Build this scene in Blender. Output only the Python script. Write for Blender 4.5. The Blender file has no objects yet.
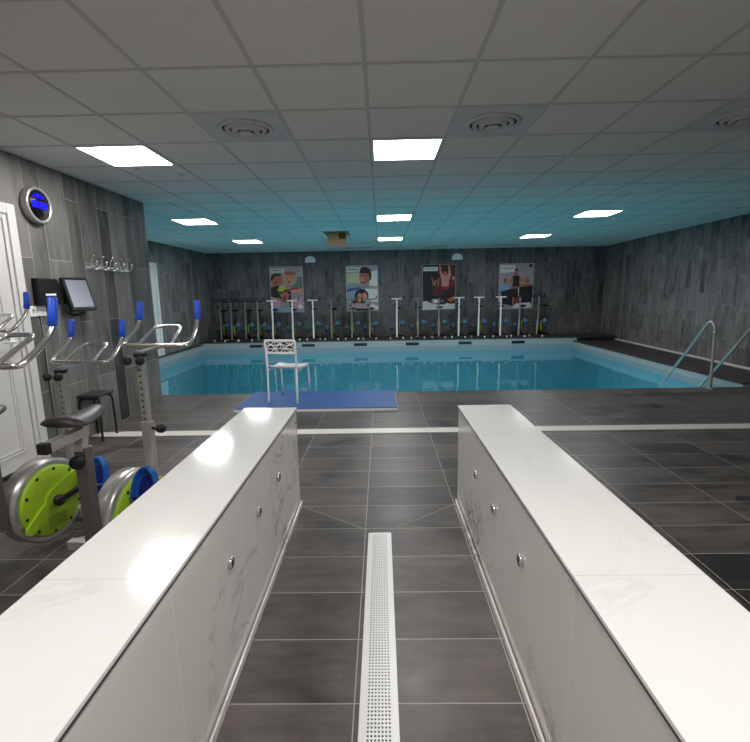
import bpy, bmesh, math, random
from mathutils import Vector, Matrix
random.seed(7)
SC = bpy.context.scene
COL = SC.collection
PI = math.pi
CEIL = 2.649

# ------------------------------------------------------------------ materials
def srgb(r, g, b):
    f = lambda c: (c/255/12.92) if c/255 <= 0.04045 else ((c/255+0.055)/1.055)**2.4
    return (f(r), f(g), f(b), 1)

class N:
    """tiny node-tree helper"""
    def __init__(s, name):
        s.m = bpy.data.materials.new(name); s.m.use_nodes = True
        s.t = s.m.node_tree; s.t.nodes.clear()
        s.out = s.t.nodes.new('ShaderNodeOutputMaterial')
    def n(s, typ, **kw):
        nd = s.t.nodes.new(typ)
        for k, v in kw.items(): setattr(nd, k, v)
        return nd
    def put(s, inp, v):
        if hasattr(v, 'is_linked') or isinstance(v, bpy.types.NodeSocket): s.t.links.new(v, inp)
        else: inp.default_value = v
    def math(s, op, a, b=0.0, c=0.0):
        nd = s.n('ShaderNodeMath', operation=op)
        s.put(nd.inputs[0], a); s.put(nd.inputs[1], b)
        if len(nd.inputs) > 2: s.put(nd.inputs[2], c)
        return nd.outputs[0]
    def mix(s, f, a, b, blend='MIX'):
        nd = s.n('ShaderNodeMix', data_type='RGBA', blend_type=blend)
        s.put(nd.inputs[0], f); s.put(nd.inputs[6], a); s.put(nd.inputs[7], b)
        return nd.outputs[2]
    def xyz(s, scale=None):
        tc = s.n('ShaderNodeTexCoord')
        sp = s.n('ShaderNodeSeparateXYZ'); s.t.links.new(tc.outputs['Object'], sp.inputs[0])
        return tc.outputs['Object'], sp.outputs[0], sp.outputs[1], sp.outputs[2]
    def comb(s, x, y, z=0.0):
        nd = s.n('ShaderNodeCombineXYZ'); s.put(nd.inputs[0], x); s.put(nd.inputs[1], y); s.put(nd.inputs[2], z)
        return nd.outputs[0]
    def noise(s, vec, scale, detail=4, rough=.55, dist=0.0):
        nd = s.n('ShaderNodeTexNoise'); s.put(nd.inputs['Vector'], vec)
        nd.inputs['Scale'].default_value = scale; nd.inputs['Detail'].default_value = detail
        nd.inputs['Roughness'].default_value = rough; nd.inputs['Distortion'].default_value = dist
        return nd.outputs['Fac']
    def white(s, vec):
        nd = s.n('ShaderNodeTexWhiteNoise', noise_dimensions='3D'); s.put(nd.inputs['Vector'], vec)
        return nd.outputs['Value']
    def rng(s, v, a, b, c, d):
        nd = s.n('ShaderNodeMapRange'); s.put(nd.inputs[0], v)
        for i, q in enumerate((a, b, c, d)): nd.inputs[1+i].default_value = q
        return nd.outputs[0]
    def bump(s, h, strength, dist=.01):
        nd = s.n('ShaderNodeBump'); s.put(nd.inputs['Height'], h)
        nd.inputs['Strength'].default_value = strength; nd.inputs['Distance'].default_value = dist
        return nd.outputs[0]
    def bsdf(s, color, rough=.5, metal=0.0, normal=None, **kw):
        b = s.n('ShaderNodeBsdfPrincipled')
        s.put(b.inputs['Base Color'], color); s.put(b.inputs['Roughness'], rough); s.put(b.inputs['Metallic'], metal)
        if normal is not None: s.t.links.new(normal, b.inputs['Normal'])
        for k, v in kw.items(): s.put(b.inputs[k], v)
        s.t.links.new(b.outputs[0], s.out.inputs[0])
        return b

def mat(name, rgb, rough=.5, metal=0.0, grain=0.0, gscale=40, **kw):
    q = N(name); vec, x, y, z = q.xyz()
    c = srgb(*rgb)
    nz = q.noise(vec, gscale, 3)
    lo = tuple(v*(1-grain) for v in c[:3])+(1,); hi = tuple(min(1, v*(1+grain)) for v in c[:3])+(1,)
    q.bsdf(q.mix(nz, lo, hi), rough, metal, **kw)
    return q.m

def emis(name, rgb, strength):
    q = N(name); e = q.n('ShaderNodeEmission'); e.inputs[0].default_value = rgb; e.inputs[1].default_value = strength
    q.t.links.new(e.outputs[0], q.out.inputs[0]); return q.m

def line_mask(q, u, period, offset, width):
    """1 on the joint lines at offset + k*period"""
    f = q.math('FRACT', q.math('DIVIDE', q.math('SUBTRACT', u, offset - width/2), period))
    return q.math('LESS_THAN', f, width/period)

def floor_mat():
    q = N('slate_floor_tiles'); vec, x, y, z = q.xyz()
    gx, gy = -.117, 2.3155
    lx = line_mask(q, x, .6, gx, .0045); ly = line_mask(q, y, .306, gy, .0045)
    line = q.math('MAXIMUM', lx, ly)
    ix = q.math('FLOOR', q.math('DIVIDE', q.math('SUBTRACT', x, gx), .6))
    iy = q.math('FLOOR', q.math('DIVIDE', q.math('SUBTRACT', y, gy), .306))
    rnd = q.white(q.comb(ix, iy, 3.0))
    off = q.comb(q.math('ADD', x, q.math('MULTIPLY', rnd, 9.0)), q.math('MULTIPLY', y, 1.6), q.math('MULTIPLY', rnd, 5.0))
    cloud = q.noise(off, 2.6, 7, .62, .6)
    streak = q.noise(q.comb(q.math('ADD', q.math('MULTIPLY', x, 1.2), rnd), q.math('MULTIPLY', y, 7.0), rnd), 2.5, 6, .6)
    v = q.math('ADD', q.math('MULTIPLY', cloud, .7), q.math('MULTIPLY', streak, .45))
    v = q.math('ADD', v, q.math('MULTIPLY', q.math('SUBTRACT', rnd, .5), .18))
    fine = q.noise(off, 14.0, 6, .7, 1.2)
    scuff = q.math('MULTIPLY', q.rng(fine, .60, .74, 0, 1), q.rng(cloud, .5, .62, 0, 1))
    v = q.math('ADD', v, q.math('MULTIPLY', scuff, .22))
    base = q.mix(q.rng(v, .36, .78, 0, 1), srgb(38, 34, 32), srgb(104, 95, 90))
    # darker, smoother patches beyond the right-hand bench
    dark_patch = q.math('MULTIPLY', q.math('GREATER_THAN', x, 1.66), q.math('LESS_THAN', y, gy))
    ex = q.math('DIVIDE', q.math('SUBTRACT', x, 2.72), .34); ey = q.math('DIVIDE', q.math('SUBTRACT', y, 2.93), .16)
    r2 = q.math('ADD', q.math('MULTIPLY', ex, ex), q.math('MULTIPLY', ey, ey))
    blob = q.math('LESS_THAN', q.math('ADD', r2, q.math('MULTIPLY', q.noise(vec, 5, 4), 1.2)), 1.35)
    dark_patch = q.math('MAXIMUM', dark_patch, blob)
    base = q.mix(q.math('MULTIPLY', dark_patch, .72), base, srgb(22, 19, 19))
    col = q.mix(line, base, srgb(168, 162, 155))
    rough = q.rng(q.math('SUBTRACT', cloud, q.math('MULTIPLY', dark_patch, .25)), .2, .8, .30, .52)
    q.bsdf(col, rough, 0, q.bump(q.math('SUBTRACT', q.math('MULTIPLY', cloud, .25), q.math('MULTIPLY', line, .6)), .35, .004))
    return q.m

def wall_mat(name, axis, start, wide, narrow, height, stagger, lo, hi, joint, rough=.55, contrast=1.0, tone=0.0):
    """upright stone plank tiles: a wide and a narrow column in turn"""
    q = N(name); vec, x, y, z = q.xyz()
    u = x if axis == 'x' else y
    per = wide + narrow
    t = q.math('DIVIDE', q.math('SUBTRACT', u, start), per)
    f = q.math('MULTIPLY', q.math('FRACT', t), per)
    isw = q.math('GREATER_THAN', f, narrow)
    colid = q.math('ADD', q.math('MULTIPLY', q.math('FLOOR', t), 2.0), isw)
    j = .0045
    vj = q.math('MAXIMUM', q.math('LESS_THAN', f, j), q.math('LESS_THAN', q.math('ABSOLUTE', q.math('SUBTRACT', f, narrow)), j/2))
    off = q.math('MULTIPLY', isw, height*.5)
    if stagger: off = q.math('ADD', off, q.math('MULTIPLY', q.white(q.comb(colid, 5.0, 1.0)), stagger))
    zz = q.math('DIVIDE', q.math('SUBTRACT', z, off), height)
    fz = q.math('FRACT', zz)
    hj = q.math('LESS_THAN', fz, j/height)
    line = q.math('MAXIMUM', vj, hj)
    rnd = q.white(q.comb(colid, q.math('FLOOR', zz), 2.0))
    a = q.noise(q.comb(q.math('ADD', q.math('MULTIPLY', u, 3.0), q.math('MULTIPLY', rnd, 13.0)), q.math('MULTIPLY', z, .9), rnd), 2.2, 7, .62, .5)
    b = q.noise(q.comb(q.math('MULTIPLY', u, 14.0), q.math('ADD', q.math('MULTIPLY', z, 1.2), q.math('MULTIPLY', rnd, 7.0)), rnd), 1.8, 5, .6)
    v = q.math('ADD', q.math('ADD', q.math('MULTIPLY', a, .62), q.math('MULTIPLY', b, .38)), q.math('ADD', q.math('MULTIPLY', q.math('SUBTRACT', rnd, .5), .26*contrast), q.math('MULTIPLY', q.math('SUBTRACT', isw, .6), tone)))
    base = q.mix(q.rng(v, .3, .74, 0, 1), srgb(*lo), srgb(*hi))
    col = q.mix(q.math('MULTIPLY', line, .8), base, srgb(*joint))
    q.bsdf(col, rough, 0, q.bump(q.math('SUBTRACT', q.math('MULTIPLY', a, .3), q.math('MULTIPLY', line, .5)), .3, .004))
    return q.m

def marble_mat(name, axes, joints, tint=(232, 228, 222), rough=.12, vein=1.0):
    """white marble-look porcelain with sparse grey veins; joints = (axis, offset, period) lines"""
    q = N(name); vec, x, y, z = q.xyz()
    w = q.noise(vec, 1.3, 8, .6, .9)
    band = q.math('ABSOLUTE', q.math('SUBTRACT', w, .5))
    v1 = q.rng(band, .0, .022, 1, 0)
    gate = q.rng(q.noise(q.comb(q.math('ADD', x, 4.0), y, z), 1.1, 3), .5, .66, 0, 1)
    w2 = q.noise(q.comb(q.math('ADD', x, 7.3), q.math('MULTIPLY', y, .9), q.math('MULTIPLY', z, 1.4)), 2.6, 9, .65, 1.6)
    v2 = q.rng(q.math('ABSOLUTE', q.math('SUBTRACT', w2, .52)), .0, .045, 1, 0)
    gate2 = q.rng(q.noise(q.comb(x, q.math('ADD', y, 11.0), z), 1.5, 3), .54, .68, 0, 1)
    vv = q.math('MULTIPLY', q.math('MAXIMUM', q.math('MULTIPLY', v1, gate), q.math('MULTIPLY', v2, gate2)), .62*vein)
    soft = q.noise(vec, 2.0, 5)
    base = q.mix(q.math('MULTIPLY', soft, .35), srgb(*tint), srgb(tint[0]-26, tint[1]-26, tint[2]-26))
    col = q.mix(vv, base, srgb(120, 112, 104))
    for ax, o, p in joints:
        l = line_mask(q, {'x': x, 'y': y, 'z': z}[ax], p, o, .004)
        col = q.mix(q.math('MULTIPLY', l, .55), col, srgb(246, 244, 240) if axes == 'side' else srgb(205, 200, 195))
    q.bsdf(col, rough, 0)
    return q.m

M = {}
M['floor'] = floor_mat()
M['wall_near'] = wall_mat('grey_stone_wall_tiles', 'y', 4.10, .31, .205, 1.2, 0, (54, 53, 51), (130, 127, 122), (196, 190, 180), contrast=1.1, tone=.12)
M['wall_near'].name = 'grey_stone_wall_tiles'
M['wall_jog'] = wall_mat('grey_stone_wall_tiles_across', 'x', -3.08, .31, .205, 1.2, 0, (54, 53, 51), (130, 127, 122), (190, 184, 174), tone=.12)
M['wall_side'] = wall_mat('dark_stone_wall_tiles', 'y', .1, .30, .17, .62, .22, (54, 51, 50), (156, 149, 147), (168, 162, 158), contrast=.6)
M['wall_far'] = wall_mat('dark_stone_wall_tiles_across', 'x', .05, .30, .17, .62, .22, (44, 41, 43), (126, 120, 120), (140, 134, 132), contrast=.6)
M['marble_top'] = marble_mat('white_marble_bench_top', 'top', [('y', .55, 1.2)], (241, 238, 234), .11, .35)
M['marble_side'] = marble_mat('white_marble_bench_side', 'side', [('y', 1.15, .6)], (230, 225, 220), .12, 1.7)
M['ceiling'] = mat('mineral_ceiling_tile', (236, 231, 224), .9, grain=.06, gscale=160)
M['tbar'] = mat('ceiling_grid_metal', (208, 203, 197), .6)
M['lamp'] = emis('led_panel_light', (1.0, .99, .985, 1), 24.0)
M['lamp_frame'] = mat('white_lamp_frame', (235, 235, 232), .4)
M['vent'] = mat('grey_vent_metal', (212, 210, 207), .45, .0, grain=.05)
M['vent_dark'] = mat('vent_dark_gap', (32, 31, 31), .7)
M['white'] = mat('white_painted_metal', (247, 247, 246), .35, grain=.03)
M['door'] = mat('white_door_paint', (226, 223, 219), .4, grain=.02, gscale=8)
M['strip'] = mat('white_floor_strip', (226, 220, 212), .35, grain=.05)
M['grout'] = mat('pale_grout', (150, 144, 138), .6)
M['chrome'] = mat('polished_stainless_steel', (228, 226, 223), .20, .95, grain=.04)
M['steel'] = mat('satin_stainless_steel', (196, 191, 184), .38, .65, grain=.08)
M['frame_grey'] = mat('dark_grey_bike_steel', (124, 119, 114), .4, .6, grain=.08)
M['blackrub'] = mat('black_rubber', (22, 21, 22), .55, grain=.15)
M['saddle'] = mat('dark_saddle_vinyl', (52, 48, 47), .42, grain=.15, gscale=25)
M['blue'] = mat('blue_foam_grip', (34, 92, 226), .38, grain=.08)
M['pedal'] = mat('blue_pedal_shell', (24, 92, 178), .3, grain=.05)
M['pedal_in'] = mat('deep_blue_pedal_tread', (10, 28, 120), .45)
M['lime'] = mat('lime_green_plastic', (176, 212, 46), .4, grain=.06)
M['rim'] = mat('silver_wheel_rim', (205, 203, 200), .28, .7, grain=.05)
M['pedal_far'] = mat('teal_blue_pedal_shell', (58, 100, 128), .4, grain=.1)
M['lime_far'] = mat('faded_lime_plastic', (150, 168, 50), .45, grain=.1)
M['post_white'] = mat('white_bike_post', (222, 220, 215), .35)
M['post_grey'] = mat('grey_bike_post', (128, 124, 122), .35, .5)
M['bike_dark'] = mat('dark_bike_steel', (54, 52, 54), .4, .5)
M['mat_top'] = mat('blue_mat_cover', (48, 92, 156), .55, grain=.08, gscale=60)
M['mat_edge'] = mat('white_mat_foam', (232, 230, 226), .6)
M['screen'] = None
M['black'] = mat('black_plastic', (20, 20, 22), .35)
M['tan'] = mat('tan_ceiling_board', (214, 160, 116), .8, grain=.2, gscale=9)
M['pool'] = None
M['skirt'] = mat('pale_pool_coping_face', (160, 168, 172), .35, grain=.05, gscale=6)
M['rim_low'] = mat('blue_grey_waterline_band', (132, 156, 166), .35, grain=.06, gscale=6)
M['ledge'] = mat('dark_ledge_stone', (62, 57, 55), .45, grain=.25, gscale=6)
M['edge_dark'] = mat('dark_grey_edge_profile', (92, 86, 82), .35, .5)

def screen_mat():
    q = N('painted_screen_reflection'); vec, x, y, z = q.xyz()
    g = q.rng(q.math('ADD', q.math('MULTIPLY', y, 1.0), q.math('MULTIPLY', z, .8)), -.2, .2, 0, 1)  # gradient with mild emission paints a pale reflection on the screen glass
    c = q.mix(g, srgb(196, 200, 210), srgb(150, 154, 168))
    e = q.n('ShaderNodeEmission'); q.put(e.inputs[0], c); e.inputs[1].default_value = .55
    q.t.links.new(e.outputs[0], q.out.inputs[0]); return q.m
M['screen'] = screen_mat()
M['led_blue'] = emis('blue_led_digits', (.02, .02, 1, 1), 1.3)
M['led_haze'] = emis('blue_led_backlight', (.02, .012, .8, 1), .75)
M['dial'] = mat('black_clock_dial', (10, 10, 14), .25)

def water_mat():
    q = N('pool_water_surface'); vec, x, y, z = q.xyz()
    n1 = q.noise(q.comb(q.math('MULTIPLY', x, 1.0), q.math('MULTIPLY', y, .55), 0.0), 2.4, 3, .5, .3)
    bmp = q.bump(n1, .10, .05)
    fr = q.n('ShaderNodeFresnel'); fr.inputs[0].default_value = 1.33; q.t.links.new(bmp, fr.inputs['Normal'])
    gl = q.n('ShaderNodeBsdfGlossy'); gl.inputs['Color'].default_value = (1, 1, 1, 1); gl.inputs['Roughness'].default_value = .03
    q.t.links.new(bmp, gl.inputs['Normal'])
    tr = q.n('ShaderNodeBsdfTransparent'); tr.inputs[0].default_value = (.62, .9, .94, 1)
    mx = q.n('ShaderNodeMixShader'); q.t.links.new(fr.outputs[0], mx.inputs[0])
    q.t.links.new(tr.outputs[0], mx.inputs[1]); q.t.links.new(gl.outputs[0], mx.inputs[2])
    q.t.links.new(mx.outputs[0], q.out.inputs[0]); return q.m
M['water'] = water_mat()
M['liner'] = mat('turquoise_pool_liner', (92, 178, 194), .5, grain=.06, gscale=3)

# ------------------------------------------------------------------ mesh building
class MB:
    def __init__(s): s.bm = bmesh.new(); s.mi = 0; s.lay = s.bm.faces.layers.int.new('done')
    def _new(s, f0, smooth=False):
        for f in s.bm.faces:
            if not f[s.lay]: f[s.lay] = 1; f.material_index = s.mi; f.smooth = smooth
    def use(s, i): s.mi = i; return s
    def box(s, lo, hi, bev=0.0, mtx=None):
        f0 = len(s.bm.faces)
        vs = [s.bm.verts.new((x, y, z)) for x in (lo[0], hi[0]) for y in (lo[1], hi[1]) for z in (lo[2], hi[2])]
        F = [(0,1,3,2),(4,6,7,5),(0,4,5,1),(2,3,7,6),(0,2,6,4),(1,5,7,3)]
        fs = [s.bm.faces.new([vs[i] for i in f]) for f in F]
        if mtx is not None: bmesh.ops.transform(s.bm, matrix=mtx, verts=vs)
        if bev > 0:
            es = list({e for f in fs for e in f.edges})
            bmesh.ops.bevel(s.bm, geom=es, offset=bev, segments=2, affect='EDGES', profile=.6)
        s._new(f0); return s
    def bar(s, p, q, w, h=None, up=(0, 0, 1), bev=0.0):
        """rectangular bar from p to q, w across, h along 'up'"""
        h = w if h is None else h
        p, q = Vector(p), Vector(q); d = q - p; L = d.length; d.normalize()
        u = Vector(up)
        if abs(d.dot(u)) > .95: u = Vector((0, 1, 0))
        x = d.cross(u).normalized(); z = x.cross(d).normalized()
        m = Matrix(((x.x, d.x, z.x, p.x), (x.y, d.y, z.y, p.y), (x.z, d.z, z.z, p.z), (0, 0, 0, 1)))
        return s.box((-w/2, 0, -h/2), (w/2, L, h/2), bev, m)
    def tube(s, pts, r, n=12, caps=True, sub=0, closed=False):
        pts = [Vector(p) for p in pts]
        if sub:
            P = pts; out = []
            m = len(P)
            rng_ = range(m if closed else m-1)
            for i in rng_:
                g = (lambda k: P[k % m]) if closed else (lambda k: P[max(0, min(m-1, k))])
                a, b, c, d = g(i-1), g(i), g(i+1), g(i+2)
                for k in range(sub):
                    t = k/sub
                    out.append(.5*((2*b)+(-a+c)*t+(2*a-5*b+4*c-d)*t*t+(-a+3*b-3*c+d)*t**3))
            if not closed: out.append(P[-1])
            pts = out
        rr = r if callable(r) else (lambda t: r)
        f0 = len(s.bm.faces); rings = []; m = len(pts); prev = None
        for i, p in enumerate(pts):
            if closed: d = pts[(i+1) % m]-pts[i-1]
            else: d = pts[min(i+1, m-1)]-pts[max(i-1, 0)]
            d.normalize()
            if prev is None:
                a = Vector((0, 0, 1)) if abs(d.z) < .9 else Vector((1, 0, 0))
                x = d.cross(a).normalized()
            else:
                x = (prev - d*prev.dot(d)).normalized()
            prev = x; y = d.cross(x)
            R = rr(i/max(1, m-1))
            rings.append([s.bm.verts.new(p + x*R*math.cos(2*PI*k/n) + y*R*math.sin(2*PI*k/n)) for k in range(n)])
        for i in range(m if closed else m-1):
            A, B = rings[i], rings[(i+1) % m]
            for k in range(n): s.bm.faces.new((A[k], A[(k+1) % n], B[(k+1) % n], B[k]))
        s._new(f0, True)
        if caps and not closed:
            f1 = len(s.bm.faces)
            s.bm.faces.new(rings[0][::-1]); s.bm.faces.new(rings[-1]); s._new(f1)
        return s
    def lathe(s, prof, o, axis=(0, 0, 1), n=32, smooth=True):
        """profile of (radius, height) swept about axis through o"""
        ax = Vector(axis).normalized(); a = Vector((0, 0, 1)) if abs(ax.z) < .9 else Vector((1, 0, 0))
        x = ax.cross(a).normalized(); y = ax.cross(x); o = Vector(o)
        f0 = len(s.bm.faces); rings = []
        for r, h in prof:
            if r < 1e-6: rings.append([s.bm.verts.new(o + ax*h)])
            else: rings.append([s.bm.verts.new(o + ax*h + (x*math.cos(2*PI*k/n)+y*math.sin(2*PI*k/n))*r) for k in range(n)])
        for A, B in zip(rings, rings[1:]):
            for k in range(n):
                l = (k+1) % n
                if len(A) == 1 and len(B) == 1: continue
                if len(A) == 1: s.bm.faces.new((A[0], B[l], B[k]))
                elif len(B) == 1: s.bm.faces.new((A[k], A[l], B[0]))
                else: s.bm.faces.new((A[k], A[l], B[l], B[k]))
        s._new(f0, smooth); return s
    def prism(s, pts, o, ux, uy, d, smooth=False):
        """2D outline pts in the plane (o, ux, uy), extruded by vector d"""
        o, ux, uy, d = Vector(o), Vector(ux), Vector(uy), Vector(d)
        f0 = len(s.bm.faces)
        A = [s.bm.verts.new(o+ux*a+uy*b) for a, b in pts]; B = [s.bm.verts.new(v.co+d) for v in A]
        s.bm.faces.new(A[::-1]); s.bm.faces.new(B); n = len(A)
        for k in range(n): s.bm.faces.new((A[k], A[(k+1) % n], B[(k+1) % n], B[k]))
        s._new(f0, smooth); return s
    def loft(s, rings, caps=True, smooth=True):
        f0 = len(s.bm.faces)
        R = [[s.bm.verts.new(p) for p in r] for r in rings]; n = len(R[0])
        for A, B in zip(R, R[1:]):
            for k in range(n): s.bm.faces.new((A[k], A[(k+1) % n], B[(k+1) % n], B[k]))
        if caps: s.bm.faces.new(R[0][::-1]); s.bm.faces.new(R[-1])
        s._new(f0, smooth); return s
    def build(s, name, mats, parent=None, loc=None):
        bmesh.ops.recalc_face_normals(s.bm, faces=list(s.bm.faces))
        s.bm.faces.layers.int.remove(s.lay)
        me = bpy.data.meshes.new(name); s.bm.to_mesh(me); s.bm.free()
        if not isinstance(mats, (list, tuple)): mats = [mats]
        for m in mats: me.materials.append(m)
        o = bpy.data.objects.new(name, me); COL.objects.link(o)
        if parent is not None: o.parent = parent
        if loc is not None: o.location = loc
        return o

def ell(rx, ry, n=24, cx=0, cy=0, a0=0, a1=2*PI):
    full = abs(a1-a0-2*PI) < 1e-6
    return [(cx+rx*math.cos(a0+(a1-a0)*k/(n if full else n-1)), cy+ry*math.sin(a0+(a1-a0)*k/(n if full else n-1))) for k in range(n)]

def tag(o, label, cat, group=None):
    o['label'] = label; o['category'] = cat
    if group: o['group'] = group
    return o
def empty(name, loc, rz, label, cat, group=None):
    o = bpy.data.objects.new(name, None); COL.objects.link(o); o.location = loc; o.rotation_euler = (0, 0, rz)
    o.empty_display_size = .1
    return tag(o, label, cat, group)
def struct(o): o['kind'] = 'structure'; return o
def kids(o): return [c for c in SC.objects if c.parent == o]
def copy_tree(o, parent=None):
    c = o.copy(); COL.objects.link(c)
    if parent is not None: c.parent = parent
    for ch in list(o.children): copy_tree(ch, c)
    return c

# ------------------------------------------------------------------ room shell
XL, XP, XR = -3.08, -5.08, 6.5      # near left wall, pool-side left wall, right wall
YN, YJ, YF = -2.4, 6.17, 13.6        # behind the camera, end of near left wall, far wall
PXL, PXR, PY0, PY1 = -4.95, 5.25, 6.55, 12.5   # pool basin
WZ = -.18
LZ, RZ, FZ = .10, .05, .15           # ledge heights: left, right, far

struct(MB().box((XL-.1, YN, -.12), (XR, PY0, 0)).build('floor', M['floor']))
# jog of the near deck left of the wall end
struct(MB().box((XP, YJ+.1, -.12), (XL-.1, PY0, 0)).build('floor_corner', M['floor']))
struct(MB().box((XL-.12, YN, 0), (XL, YJ, CEIL)).build('wall_left', M['wall_near']))
struct(MB().box((XP, YJ-.12, 0), (XL-.12, YJ, CEIL)).build('wall_left_return', M['wall_jog']))
struct(MB().box((XP-.12, YJ, -.5), (XP, YF, CEIL)).build('wall_left_pool', M['wall_side']))
def XW(y): return 6.2+.05*(y-7.6)
struct(MB().prism([(XW(YN), YN), (XW(YN)+.12, YN), (XW(YF)+.12, YF), (XW(YF), YF)], (0, 0, -.12), (1, 0, 0), (0, 1, 0), (0, 0, CEIL+.12)).build('wall_right', M['wall_side']))
struct(MB().box((XP-.12, YF, -.12), (XR+.12, YF+.12, CEIL)).build('wall_far', M['wall_far']))
struct(MB().box((XL-.12, YN-.12, -.12), (XR+.12, YN, CEIL)).build('wall_behind', M['door']))

# ceiling with openings above the hatch
GX, GY, GS = -.069, 2.0614, .6
HX0, HX1, HY0, HY1 = -1.10, -.66, 9.36, 9.96
c = MB()
for lo, hi in [((XP-.12, YN-.12), (HX0, YF+.12)), ((HX1, YN-.12), (XR+.12, YF+.12)), ((HX0, YN-.12), (HX1, HY0)), ((HX0, HY1), (HX1, YF+.12))]:
    c.box((lo[0], lo[1], CEIL), (hi[0], hi[1], CEIL+.06))
struct(c.build('ceiling', M['ceiling']))
g = MB()
for k in range(-9, 12):
    x = GX+GS*k
    sh = .55*GS if k <= -5 else (-.5*GS if k >= 6 else 0)      # the outer rows over the pool start from their own line
    if XL < x < XR-.05: g.box((x-.012, YN, CEIL-.004), (x+.012, YF if not sh else YJ, CEIL+.001))
    if sh and XP+.05 < x+sh < XR-.05: g.box((x+sh-.012, YJ, CEIL-.004), (x+sh+.012, YF, CEIL+.001))
for k in range(-8, 20):
    y = GY+GS*k
    if YN < y < YF: g.box((XL if y < YJ else XP, y-.012, CEIL-.0035), (XR, y+.012, CEIL+.001))
struct(g.build('trim_1', M['tbar']))

# white drainage strip across the deck, joint lines folding the channel floor to the drain
struct(MB().box((XL, 4.56, 0), (XR, 4.72, .004)).build('trim_2', M['strip']))
t = MB()
t.bar((-.57, 2.93, .0), (-.105, 2.60, .0), .006, .003); t.bar((.50, 2.95, .0), (.045, 2.60, .0), .006, .003)
struct(t.build('trim_3', M['grout']))

# pool basin (inner faces of floor and four walls), ledges around it
p = MB()
D = -1.35
p.box((PXL-.1, PY0-.02, D-.1), (PXR+.1, PY1+.1, D))
p.box((PXL-.13, PY0-.02, D), (PXL, PY1+.1, WZ+.0)); p.box((PXR, PY0-.02, D), (PXR+.1, PY1+.1, WZ))
p.box((PXL, PY0-.12, D), (PXR, PY0, -.12)); p.box((PXL, PY1, D), (PXR, PY1+.1, WZ))
struct(p.build('floor_pool', M['liner']))
p = MB()
p.box((PXL-.13, PY0, WZ), (PXL, PY1, LZ-.02)); p.box((PXR, PY0, WZ), (PXR+.1, PY1, RZ-.02)); p.box((PXL-.13, PY1, WZ), (PXR+.1, PY1+.1, FZ-.025))
struct(p.build('wall_pool_rim', M['skirt']))
p = MB()
p.box((PXL, PY0, WZ-.01), (PXL+.004, PY1, WZ+.13)); p.box((PXR-.004, PY0, WZ-.01), (PXR, PY1, WZ+.11)); p.box((PXL+.004, PY1-.004, WZ-.01), (PXR-.004, PY1, WZ+.145))
struct(p.build('trim_4', M['rim_low']))
p = MB()
p.box((XP, PY0, LZ-.02), (PXL+.01, PY1, LZ)); 
p.box((PXR-.01, PY0, RZ-.02), (XR, PY1, RZ)); p.box((PXR+.1, PY0, -.12), (XR, PY1, RZ-.02))
p.box((XP, PY1-.012, FZ-.025), (XR, YF, FZ)); p.box((XP, PY1+.1, -.12), (XR, YF, FZ-.025))
struct(p.build('floor_ledge', M['ledge']))
struct(MB().prism([(XW(PY0)-.03, PY0), (XW(PY0), PY0), (XW(YF-.1), YF-.1), (XW(YF-.1)-.03, YF-.1)], (0, 0, RZ), (1, 0, 0), (0, 1, 0), (0, 0, .035)).build('baseboard_right', M['strip']))
wm = MB(); wm.bm.faces.new([wm.bm.verts.new(v) for v in ((PXL, PY0, WZ), (PXR, PY0, WZ), (PXR, PY1, WZ), (PXL, PY1, WZ))])
wt = struct(wm.build('water', M['water']))
if wt.data.polygons[0].normal.z < 0: wt.data.flip_normals()

# white door in the near left wall
d = MB()
y0, y1, zt = 2.72, 3.93, 2.22
d.box((XL-.02, y1-.085, 0), (XL+.035, y1, zt), .006); d.box((XL-.02, y0, 0), (XL+.035, y0+.085, zt), .006)
d.box((XL-.02, y0+.085, zt-.085), (XL+.035, y1-.085, zt), .006)
d.box((XL-.02, y1-.125, 0), (XL+.02, y1-.085, zt-.085), .004); d.box((XL-.02, y0+.085, 0), (XL+.02, y0+.125, zt-.085), .004)
d.box((XL-.02, y0+.125, zt-.125), (XL+.02, y1-.125, zt-.085), .004)
dr = struct(d.build('door_1', M['door']))
lf = MB()
lf.box((XL-.01, y0+.13, .03), (XL+.008, y1-.13, zt-.13))
for ya, yb, za, zb in [(y0+.22, y1-.24, .15, 1.0), (y0+.22, y1-.24, 1.12, zt-.24)]:
    for w in (0, .03):
        lf.box((XL+.008, ya+w, za+w), (XL+.014, ya+w+.014, zb-w)); lf.box((XL+.008, yb-w-.014, za+w), (XL+.014, yb-w, zb-w))
        lf.box((XL+.008, ya+w, za+w), (XL+.014, yb-w, za+w+.014)); lf.box((XL+.008, ya+w, zb-w-.014), (XL+.014, yb-w, zb-w))
lf = lf.build('door_leaf', M['door'], dr)
h = MB(); h.box((XL+.006, 3.70, .98), (XL+.018, 3.745, 1.20), .004); h.tube([(XL+.015, 3.722, 1.10), (XL+.055, 3.722, 1.10), (XL+.058, 3.71, 1.10), (XL+.058, 3.60, 1.10)], .009, 10)
h.build('door_handle', M['white'], dr)
MB().box((XL-.01, y0+.085, 0), (XL+.03, y1-.085, .022)).build('threshold', M['black'], dr)
# second white door frame in the pool-side left wall
d = MB(); X = XP
d.box((X, 10.30, LZ), (X+.05, 10.40, 2.18), .006); d.box((X, 9.40, LZ), (X+.05, 9.50, 2.18), .006); d.box((X, 9.50, 2.08), (X+.05, 10.30, 2.18), .006)
dr2 = struct(d.build('door_2', M['door'])); MB().box((X, 9.50, LZ), (X+.02, 10.30, 2.08)).build('door_leaf', M['door'], dr2)

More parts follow.
